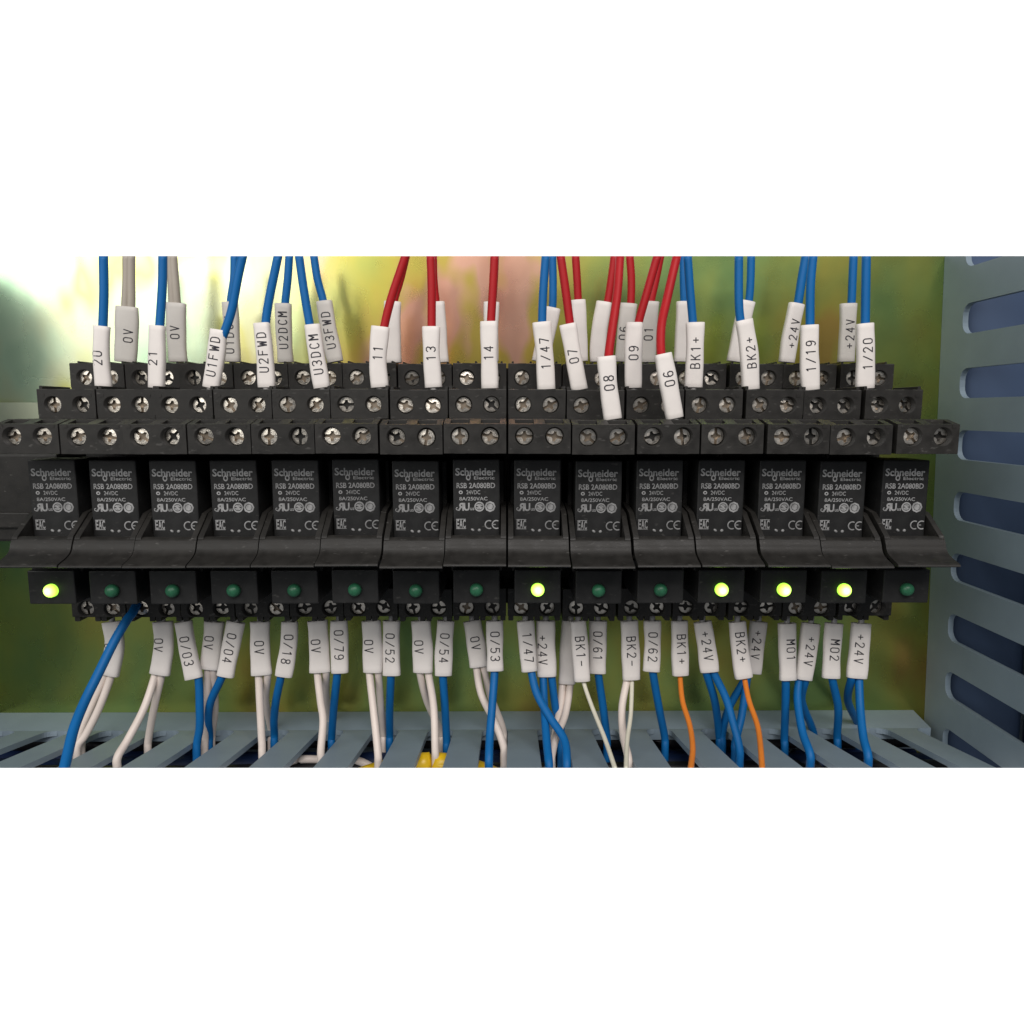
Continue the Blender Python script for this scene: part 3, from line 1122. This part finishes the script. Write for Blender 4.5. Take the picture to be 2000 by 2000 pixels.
def top_wire(color, text, top, bot, wpts, Y, label, wpx=31, tcy=None, tt=0.0, mid=None, grey=False, twin=None, twist=0.0, r=1.16, dY=0.0, cap=2.45, ferrule=True, b=1.45):
    """top: wires rising out of the upper terminals. px coordinates; Y depth of the sleeve"""
    pt_, pb_ = P(*top, Y), P(*bot, Y)
    pm = P(*mid, Y) if mid else (pt_ + pb_) / 2 + Vector((random.uniform(-.25, .25), random.uniform(-.1, .1), 0))
    L = pb_.copy()
    root = wire_thing(color, label, L, 'wires rising from the upper terminals')
    a = wpx / 2 * (pt_ - CAM).dot(FW) / F
    tc = 0.5 if tcy is None else (tcy - top[1]) / (bot[1] - top[1])
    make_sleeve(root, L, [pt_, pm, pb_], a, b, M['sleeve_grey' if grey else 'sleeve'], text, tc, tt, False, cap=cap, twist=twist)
    m = COLN[color][1]
    for j, offs in enumerate(twin or [0.0]):
        dxo = (P(wpts[0][0] + offs, wpts[0][1], Y) - pt_).x
        dxo = max(-(a - r - 0.2), min(a - r - 0.2, dxo))
        pts = [pt_.lerp(pm, 0.5) + Vector((dxo * 0.6, 0, 0))]
        n_ = len(wpts)
        for q, (x, y) in enumerate(wpts):
            f = (q + 1) / n_
            yy = Y + dY * f
            pts.append(P(x + offs * (0.8 if q else 1), y, yy))
        last = pts[-1] + (pts[-1] - pts[-2]).normalized() * 6
        pts.append(last)
        g = MB()
        g.tube(spline(pts, 7), r, 12)
        g.build('insulation', m, root, cut=True, loc=L)
    if ferrule:
        g = MB()
        d = (pb_ - pt_).normalized()
        g.tube([pb_ - d * 2.2, pb_ + d * 0.2, pb_ + d * 0.9], 1.05, 10)
        g.tube([pb_ + d * 0.8, pb_ + d * 2.2 + Vector((0, 0, -0.6))], 0.6, 8)
        g.build('ferrule', M['ferrule'], root, loc=L)
    return root


YA, YBK, YC = -33.0, -15.5, -50.5
W = 'white sleeve'
T = top_wire
# grey pairs and left group
T('blue', '20', (199, 637), (203, 757), [(201, 637), (203, 570), (202, 500)], YA, 'blue wire in the sleeve marked 20, leftmost front wire at the top', 30, 700, -0.75, mid=(198, 700), twist=-0.15)
T('grey', '0V', (248, 599), (245, 708), [(251, 598), (252, 550), (252, 500)], YBK, 'pair of grey wires in a wide sleeve between sleeves 20 and 21', 42, 656, 0.9, grey=True, twin=[-6, 5], ferrule=False, r=1.15)
T('blue', '21', (307, 636), (306, 758), [(312, 636), (317, 560), (318, 500)], YA, 'blue wire in the white sleeve marked 21 at the upper left', 32, 700, -0.4)
T('grey', '0V', (344, 592), (348, 707), [(341, 591), (338, 540), (335, 500)], YBK, 'pair of grey wires in a sleeve right behind the sleeve marked 21', 36, 650, 0.0, grey=True, twin=[-4, 4], ferrule=False, r=1.15)
T('blue', 'U1FWD', (427, 644), (412, 758), [(441, 642), (453, 604), (464, 545), (474, 500)], YA, 'blue wire in the white sleeve marked U1FWD', 33, 697, -0.2)
T('blue', 'U1DCM', (449, 590), (455, 707), [(451, 588), (457, 545), (458, 500)], YBK, 'blue wire with a grey sleeve standing behind the sleeve marked U1FWD', 30, 655, -0.2, grey=True, ferrule=False)
T('blue', 'U2FWD', (511, 631), (521, 757), [(519, 630), (526, 583), (543, 500)], YA, 'blue wire in the white sleeve marked U2FWD', 33, 689, 0)
T('blue', 'U2DCM', (553, 593), (558, 708), [(557, 592), (562, 545), (565, 500)], YBK, 'blue wire in the grey sleeve marked U2DCM', 31, 646, 0, grey=True, ferrule=False)
T('blue', 'U3DCM', (610, 634), (629, 758), [(605, 634), (594, 570), (584, 500)], YA, 'blue wire in the white sleeve marked U3DCM', 32, 693, 0)
T('blue', 'U3FWD', (633, 588), (655, 707), [(631, 586), (620, 545), (613, 500)], YBK, 'blue wire in the grey sleeve marked U3FWD', 32, 646, 0, grey=True, ferrule=False)
# red group
T('red', '11', (743, 638), (742, 757), [(751, 635), (764, 583), (781, 532), (792, 500)], YA, 'red wire in the front sleeve marked 11, leftmost of the red wires there', 35, 690, 0, mid=(738, 705))
T('red', None, (767, 589), (768, 709), [(770, 587), (782, 545), (793, 500)], YBK, 'red wire with a sleeve showing right behind the sleeve marked 11', 34, ferrule=False, mid=(765, 650))
T('red', '13', (842, 638), (847, 757), [(843, 636), (843, 558), (841, 500)], YA, 'red wire in the front sleeve marked 13, second of the red wires there', 34, 691, 0)
T('red', None, (853, 590), (862, 708), [(851, 588), (847, 545), (846, 500)], YBK, 'red wire with a sleeve hidden behind the sleeve marked 13', 30, ferrule=False)
T('red', '14', (955, 628), (957, 759), [(959, 627), (963, 558), (966, 500)], YA, 'red wire in the front sleeve marked 14, third of the red wires there', 34, 690, 0)
T('red', None, (960, 590), (959, 706), [(962, 589), (965, 545), (967, 500)], YBK, 'third red wire with a sleeve almost wholly hidden behind the sleeve marked 14', 30, ferrule=False)
T('blue', '1/47', (1058, 629), (1067, 761), [(1059, 627), (1061, 570), (1066, 500)], YA, 'blue wire in the upper white sleeve marked 1/47', 36, 691, 0)
T('blue', None, (1078, 601), (1054, 707), [(1079, 599), (1080, 550), (1079, 500)], YBK, 'darker blue wire with a slanting sleeve behind the upper sleeve marked 1/47', 34, ferrule=False)
T('red', '07', (1109, 633), (1132, 762), [(1113, 631), (1105, 570), (1095, 500)], YA, 'red wire in the front sleeve marked 07, fourth of the red wires there', 33, 696, 0)
T('red', None, (1129, 586), (1135, 706), [(1129, 585), (1127, 545), (1124, 500)], YBK, 'dark red wire with a sleeve behind the sleeve marked 07', 29, ferrule=False)
T('red', None, (1180, 590), (1168, 707), [(1187, 588), (1194, 545), (1200, 500)], YBK, 'red wire with a blank slanting sleeve above the sleeve marked 08', 32, ferrule=False, mid=(1170, 650), b=1.6)
T('red', '08', (1184, 696), (1197, 819), [(1189, 693), (1197, 635), (1206, 570), (1211, 500)], YC, 'red wire in the left of two low hanging sleeves, marked 08', 36, 748, 0, dY=14)
T('red', '06', (1228, 593), (1218, 707), [(1232, 591), (1233, 545), (1230, 500)], YBK, 'red wire with a half hidden sleeve left behind the sleeve marked 09', 34, 652, -0.6, grey=True, ferrule=False)
T('red', '01', (1271, 589), (1264, 708), [(1272, 587), (1281, 545), (1290, 500)], YBK, 'red wire in the sleeve marked 01, right behind the sleeve marked 09', 34, 653, 0, grey=True, ferrule=False)
T('red', '09', (1239, 630), (1237, 758), [(1248, 627), (1264, 570), (1284, 500)], YA, 'red wire in the front sleeve marked 09, fifth of the red wires there', 34, 690, 0)
T('red', '06', (1295, 691), (1318, 817), [(1291, 688), (1292, 635), (1303, 583), (1322, 500)], YC, 'red wire in the right of two low hanging sleeves, marked 06', 35, 740, 0, dY=14)
T('blue', None, (1336, 589), (1331, 707), [(1336, 587), (1335, 545), (1335, 500)], YBK, 'darker blue wire with a sleeve left behind the upper sleeve marked BK1+', 31, ferrule=False)
T('blue', 'BK1+', (1358, 630), (1354, 757), [(1353, 628), (1347, 558), (1343, 500)], YA, 'blue wire in the upper white sleeve marked BK1+', 35, 690, 0)
T('blue', 'BK2+', (1453, 625), (1466, 761), [(1446, 624), (1443, 583), (1443, 500)], YA, 'blue wire in the upper white sleeve marked BK2+', 35, 690, 0, mid=(1463, 690))
T('blue', None, (1459, 588), (1436, 707), [(1463, 586), (1466, 545), (1467, 500)], YBK, 'darker blue wire with a sleeve slanting behind the upper sleeve marked BK2+', 33, ferrule=False)
T('blue', '1/19', (1581, 635), (1583, 762), [(1582, 633), (1583, 558), (1588, 500)], YA, 'blue wire in the front sleeve marked 1/19, second front wire from the right', 35, 696, 0)
T('blue', '+24V', (1556, 593), (1536, 708), [(1559, 591), (1566, 545), (1574, 500)], YBK, 'blue wire in the slanting sleeve marked +24V behind the sleeve marked 1/19', 32, 652, 0.2, ferrule=False, r=1.3)
T('blue', '1/20', (1689, 632), (1689, 759), [(1690, 630), (1691, 560), (1692, 500)], YA, 'blue wire in the front sleeve marked 1/20, rightmost front wire', 35, 692, 0)
T('blue', '+24V', (1657, 593), (1652, 707), [(1663, 591), (1665, 545), (1667, 500)], YBK, 'blue wire in the grey sleeve marked +24V beside the sleeve marked 1/20', 32, 653, 0.2, grey=True, ferrule=False)


def bottom_wire(colors, text, top, bot, wires, label, Y=-24.0, wpx=32, tcy=1268, tt=0.0, grey=False, mid=None, cap=2.6, b=1.45, main=None, twist=0.0):
    """bottom: sleeves hanging from the lower terminals; wires = list of (colour, radius, points, mode)"""
    Yt, Yb_ = Y, Y - 2.0
    pt_, pb_ = P(top[0], top[1] - 5, Yt), P(*bot, Yb_)
    pm = P(*mid, (Yt + Yb_) / 2) if mid else (pt_ + pb_) / 2 + Vector((random.uniform(-.25, .25), random.uniform(-.1, .1), 0))
    L = pt_.copy()
    root = wire_thing(main or wires[0][0], label, L, 'wires hanging from the lower terminals')
    a = wpx / 2 * (pt_ - CAM).dot(FW) / F
    tc = (tcy - top[1] + 5) / (bot[1] - top[1] + 5)
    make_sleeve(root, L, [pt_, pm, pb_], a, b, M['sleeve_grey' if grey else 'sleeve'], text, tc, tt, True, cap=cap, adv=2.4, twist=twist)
    k = 0
    for color, r, wp, mode in wires:
        dz = 0.5 * k
        k += 1
        dx = (P(wp[0][0], wp[0][1], Yb_) - pb_).x
        lim = a - r - 0.25
        dx = max(-lim, min(lim, dx)) if lim > 0 else 0.0
        st = pb_.lerp(pm, 0.45) + Vector((dx * 0.8, 0.5 + 0.1 * k, 0))
        k2 = pb_ + (pb_ - pm).normalized() * 0.4 + Vector((dx, 0.4 + 0.15 * k, 0))
        pts = [st, k2]
        wp = [wp[0]] + [w_ for w_ in wp[1:]]
        if mode == 'in':           # slips between two fingers of the duct
            end = slot_point(PW(*wp[-1]), r)
        else:                      # passes in front of the fingers
            end = P(*wp[-1], mode)
        y0, y1 = wp[0][1], wp[-1][1]
        for x, y in wp[1:-1]:
            f = (y - y0) / (y1 - y0)
            pts.append(P(x, y, Yb_ + dz + (end.y - Yb_ - dz) * f ** 1.3))
        pts.append(end)
        d = (pts[-1] - pts[-2]).normalized()
        if mode == 'in':
            pts.append(end + Vector((d.x * 0.5, -0.6, -4)))
            pts.append(end + Vector((d.x * 1.0, -0.8, -16)))
        else:
            pts.append(end + d * 6)
        g = MB()
        g.tube(spline(pts, 7), r, 12)
        g.build('insulation', COLN[color][1], root, cut=True, loc=L)
    g = MB()
    g.tube([pt_ + Vector((0, 0, -2)), pt_ + Vector((0, 0, 2.5))], 0.9, 8)
    g.build('ferrule', M['ferrule'], root, loc=L)
    return root


B = bottom_wire
R1, RW = 1.18, 1.12
B(0, '0V', (219, 1219), (213, 1318), [('white', RW, [(216, 1319), (194, 1382), (168, 1434), (152, 1456)], 'in'), ('white', RW, [(202, 1318), (180, 1377), (158, 1430), (146, 1450)], 'in')],
  'pair of white wires in a sleeve crossed by the sweeping blue wire', Y=-22, wpx=38, tt=-1.2, mid=(224, 1262))
# the thick blue wire that sweeps down in front of everything at the left
L0 = P(262, 1192, -35)
root = wire_thing('blue', 'blue wire sweeping down left across a white sleeve and the duct', L0, 'wires hanging from the lower terminals')
pts = [P(268, 1180, -31), P(258, 1198, -35), P(248, 1211, -37), P(223, 1253, -41), P(191, 1318, -47), P(166, 1369, -52), P(145, 1421, -58), P(132, 1473, -64), P(124, 1508, -68)]
g = MB()
g.tube(spline(pts, 7), 1.25, 14)
g.build('insulation', M['blue'], root, cut=True, loc=L0)
g = MB()
g.tube([P(268, 1180, -31), P(272, 1172, -28)], 0.8, 8)
g.build('ferrule', M['ferrule'], root, loc=L0)

B(0, '0V', (318, 1219), (312, 1317), [('white', RW, [(300, 1318), (282, 1382), (250, 1444), (230, 1478)], 'in'), ('white', RW, [(314, 1318), (301, 1382), (290, 1444)], 'in')],
  'pair of white wires in a bent sleeve marked 0V left of the sleeve 0/03', wpx=38, tcy=1258, tt=-1.0, mid=(320, 1262))
B(0, '0/03', (358, 1219), (379, 1325), [('blue', R1, [(386, 1325), (390, 1380), (390, 1420), (385, 1450)], 'in')], 'blue wire in the lower sleeve marked 0/03, first single blue wire from the left', wpx=33, tcy=1270)
B(0, '0V', (419, 1219), (409, 1307), [('white', RW, [(405, 1309), (404, 1356), (398, 1400), (394, 1440)], 'in'), ('white', RW, [(416, 1308), (420, 1382), (416, 1426)], 'in')],
  'pair of white wires in the 0V sleeve between sleeves 0/03 and 0/04', wpx=38, Y=-21, tcy=1254, tt=-0.8)
B(0, '0/04', (461, 1219), (440, 1321), [('blue', R1, [(430, 1319), (412, 1369), (407, 1403), (409, 1437)], 'in')], 'blue wire in the lower sleeve marked 0/04, second single blue wire from the left', wpx=34, tcy=1264, Y=-25.5)
B(0, '0V', (508, 1219), (511, 1318), [('white', RW, [(504, 1320), (508, 1382), (511, 1440), (512, 1456)], 'in'), ('white', RW, [(521, 1320), (519, 1369), (524, 1420)], 'in')],
  'pair of white wires in the 0V sleeve beside the bent sleeve 0/18', wpx=38, tcy=1263)
B(0, '0/18', (566, 1219), (554, 1321), [('blue', R1, [(548, 1322), (539, 1369), (535, 1408), (536, 1434)], 'in')], 'blue wire in the bent white sleeve marked 0/18', wpx=33, tcy=1266, mid=(564, 1260))
B(0, '0V', (620, 1217), (625, 1313), [('white', RW, [(619, 1313), (626, 1369), (631, 1408), (627, 1462)], 'in'), ('white', RW, [(637, 1313), (637, 1356), (640, 1410)], 'in')],
  'third unbent pair of white wires from the left, sleeve 0V beside 0/79', wpx=39, tcy=1260, tt=-0.8)
B(0, '0/79', (662, 1217), (664, 1314), [('blue', R1, [(658, 1315), (653, 1369), (648, 1434)], 'in')], 'blue wire in the lower sleeve marked 0/79, third single blue wire from the left', wpx=34, tcy=1258)
B(0, '0V', (725, 1217), (728, 1313), [('white', RW, [(721, 1314), (729, 1382), (738, 1468)], 'in'), ('white', RW, [(738, 1314), (743, 1369), (752, 1424)], 'in')],
  'fourth unbent pair of white wires from the left, sleeve 0V beside 0/52', wpx=38, tcy=1261, tt=-0.8)
B(0, '0/52', (765, 1217), (765, 1319), [('blue', R1, [(763, 1320), (761, 1382), (761, 1432)], 'in')], 'blue wire in the lower sleeve marked 0/52, fourth single blue wire from the left', wpx=34, tcy=1264)
B(0, '0V', (822, 1217), (826, 1313), [('white', RW, [(820, 1314), (834, 1369), (862, 1424)], 'in'), ('white', RW, [(836, 1314), (847, 1382), (850, 1462)], 'in')],
  'fifth unbent pair of white wires from the left, sleeve 0V beside 0/54', wpx=39, tcy=1262, tt=-0.8)
B(0, '0/54', (871, 1217), (866, 1319), [('blue', R1, [(865, 1319), (869, 1382), (872, 1442)], 'in')], 'blue wire in the lower sleeve marked 0/54, fifth single blue wire from the left', wpx=34, tcy=1264)
B(0, '0V', (922, 1217), (935, 1302), [('white', RW, [(930, 1302), (940, 1356), (966, 1410), (990, 1456)], 'in'), ('white', RW, [(947, 1302), (957, 1356), (978, 1410), (992, 1432)], 'in')],
  'pair of white wires in the 0V sleeve left behind the sleeve 0/53', wpx=36, tcy=1255, Y=-20, tt=-0.2, grey=False)
B(0, '0/53', (966, 1217), (967, 1310), [('blue', R1, [(966, 1311), (962, 1369), (957, 1434), (955, 1482)], 'in')], 'blue wire in the lower sleeve marked 0/53, sixth single blue wire from the left', wpx=33, tcy=1261, Y=-26)
B(0, '1/47', (1026, 1217), (1034, 1311), [('blue', R1, [(1038, 1311), (1049, 1356), (1075, 1402), (1102, 1445), (1109, 1490)], 'in')], 'blue wire in the lower white sleeve marked 1/47', wpx=33, tcy=1263, Y=-26)
B(0, '+24V', (1066, 1217), (1068, 1321), [('blue', R1, [(1061, 1321), (1063, 1382), (1068, 1450), (1072, 1490)], 'in'), ('blue', R1, [(1078, 1321), (1085, 1382), (1094, 1412), (1104, 1450)], 'in')],
  'pair of blue wires in the +24V sleeve beside the lower sleeve 1/47', wpx=38, tcy=1268, tt=-0.9)
B(0, None, (1115, 1217), (1107, 1335), [('white', RW, [(1099, 1335), (1095, 1377), (1085, 1430), (1078, 1470)], 'in'), ('white', RW, [(1114, 1335), (1104, 1395), (1086, 1440), (1076, 1484)], 'in')],
  'pair of white wires in a blank slanting sleeve behind the sleeve BK1-', wpx=34, Y=-19)
B(0, 'BK1-', (1129, 1217), (1137, 1330), [('cream', 0.62, [(1140, 1332), (1155, 1377), (1181, 1442), (1201, 1500)], -62)], 'thin white wire in the sleeve marked BK1-', wpx=32, tcy=1270, Y=-26)
B(0, '0/61', (1168, 1217), (1167, 1315), [('blue', R1, [(1169, 1315), (1178, 1382), (1185, 1440)], 'in')], 'blue wire in the lower sleeve marked 0/61, seventh single blue wire from the left', wpx=34, tcy=1260, Y=-22)
B(0, 'BK2-', (1229, 1217), (1233, 1327), [('cream', 0.62, [(1235, 1328), (1232, 1395), (1225, 1447), (1223, 1500)], -62), ('white', RW, [(1225, 1325), (1215, 1382), (1217, 1434), (1229, 1480)], 'in')],
  'white wires, one thin and one thick, in the sleeve marked BK2-', wpx=35, tcy=1270)
B(0, '0/62', (1274, 1217), (1272, 1311), [('blue', R1, [(1276, 1312), (1287, 1382), (1298, 1438)], 'in')], 'blue wire in the lower sleeve marked 0/62, eighth single blue wire from the left', wpx=33, tcy=1262)
B(0, 'BK1+', (1327, 1217), (1329, 1319), [('orange', 0.78, [(1329, 1319), (1333, 1369), (1347, 1416), (1353, 1460), (1349, 1502)], -60)], 'thin orange wire in the lower white sleeve marked BK1+', wpx=33, tcy=1266)
B(0, '+24V', (1372, 1219), (1386, 1312), [('blue', R1, [(1380, 1314), (1396, 1369), (1404, 1432)], 'in'), ('blue', R1, [(1399, 1311), (1417, 1362), (1432, 1412), (1444, 1460)], 'in')],
  'pair of blue wires in the +24V sleeve between the lower sleeves BK1+ and BK2+', wpx=36, tcy=1260)
B(0, '+24V', (1482, 1219), (1470, 1315), [('blue', R1, [(1446, 1328), (1424, 1382), (1411, 1432)], 'in'), ('blue', R1, [(1458, 1328), (1449, 1395), (1451, 1450)], 'in')],
  'pair of blue wires in the +24V sleeve half behind the lower sleeve BK2+', wpx=34, tcy=1258, Y=-19, tt=-0.6)
B(0, 'BK2+', (1440, 1219), (1453, 1324), [('orange', 0.78, [(1455, 1322), (1463, 1369), (1481, 1424), (1489, 1502)], -60)], 'thin orange wire in the lower white sleeve marked BK2+', wpx=34, tcy=1262, Y=-27)
B(0, 'MO1', (1537, 1222), (1539, 1328), [('blue', R1, [(1536, 1328), (1534, 1382), (1535, 1438)], 'in')], 'blue wire in the lower sleeve marked MO1, ninth single blue wire from the left', wpx=34, tcy=1268, tt=0.5)
B(0, '+24V', (1584, 1222), (1569, 1327), [('blue', R1, [(1562, 1328), (1558, 1369), (1567, 1429), (1582, 1472)], 'in'), ('blue', R1, [(1575, 1328), (1566, 1369), (1563, 1420)], 'in')],
  'pair of blue wires in the +24V sleeve right beside the sleeve MO1', wpx=36, tcy=1270, Y=-22)
B(0, 'MO2', (1629, 1222), (1623, 1324), [('blue', R1, [(1627, 1325), (1637, 1382), (1650, 1434)], 'in')], 'blue wire in the lower sleeve marked MO2, tenth single blue wire from the left', wpx=34, tcy=1268, tt=0.3)
B(0, '+24V', (1682, 1222), (1673, 1324), [('blue', R1, [(1665, 1322), (1656, 1369), (1653, 1412)], 'in'), ('blue', R1, [(1680, 1327), (1680, 1382), (1686, 1439), (1695, 1474)], 'in')],
  'pair of blue wires in the +24V sleeve right of the sleeve MO2', wpx=39, tcy=1266, tt=-0.6)


# ------------------------------------------------------------------ cables lying inside the bottom duct
def lying(name, color_mat, label, pts, r):
    L = pts[0]
    o_ = MB()
    o_.tube(spline(pts, 8), r, 16)
    ob = o_.build(name, color_mat, None, cut=True, loc=L)
    ob['label'], ob['category'], ob['group'] = label, 'cable', 'cables lying inside the bottom duct'
    return ob


lying('yellow_cable', M['yellow'], 'thick yellow cable arching inside the bottom duct',
      [P(640, 1545, -31), P(740, 1508, -32), P(838, 1490, -33), P(930, 1505, -32), P(1020, 1545, -31)], 3.1)
lying('grey_cable', M['white'], 'short pale cable lying in the bottom duct left of the yellow one',
      [P(500, 1520, -26), P(570, 1486, -26), P(640, 1484, -24), P(700, 1486, -26), P(760, 1520, -26)], 1.2)
M['black_filler'] = mat('black_filler_pvc', (0.012, 0.012, 0.014), 0.5, spec=0.3)  # near black colour that makes the slots of the bottom duct look shaded
# dark bundle added along the duct's back to stand in for shade
for name, m_, label, yy, zz, r_ in (
        ('black_filler', 'black_filler', 'black filler added uppermost against the back of the bottom duct', -6.2, -107.5, 3.4),
        ('navy_filler', 'navy', 'navy blue filler added below the uppermost black one in the duct', -9.0, -114.0, 3.4),
        ('black_filler', 'black_filler', 'black filler added at the bottom of the bundle in the duct', -6.0, -120.5, 3.6),
        ('navy_filler', 'navy', 'foremost navy blue filler added to the bundle in the bottom duct', -17.0, -111.8, 3.6),
        ('black_filler', 'black_filler', 'foremost black filler added to the bundle in the bottom duct', -25.0, -110.2, 3.2)):
    pts = [Vector((x_, yy + random.uniform(-0.8, 0.8), zz + random.uniform(-0.8, 0.8))) for x_ in range(-180, 137, 45)]
    lying(name, M[m_], label, pts, r_)

scene.render.engine = 'CYCLES'
scene.cycles.use_denoising = True
scene.cycles.max_bounces = 8
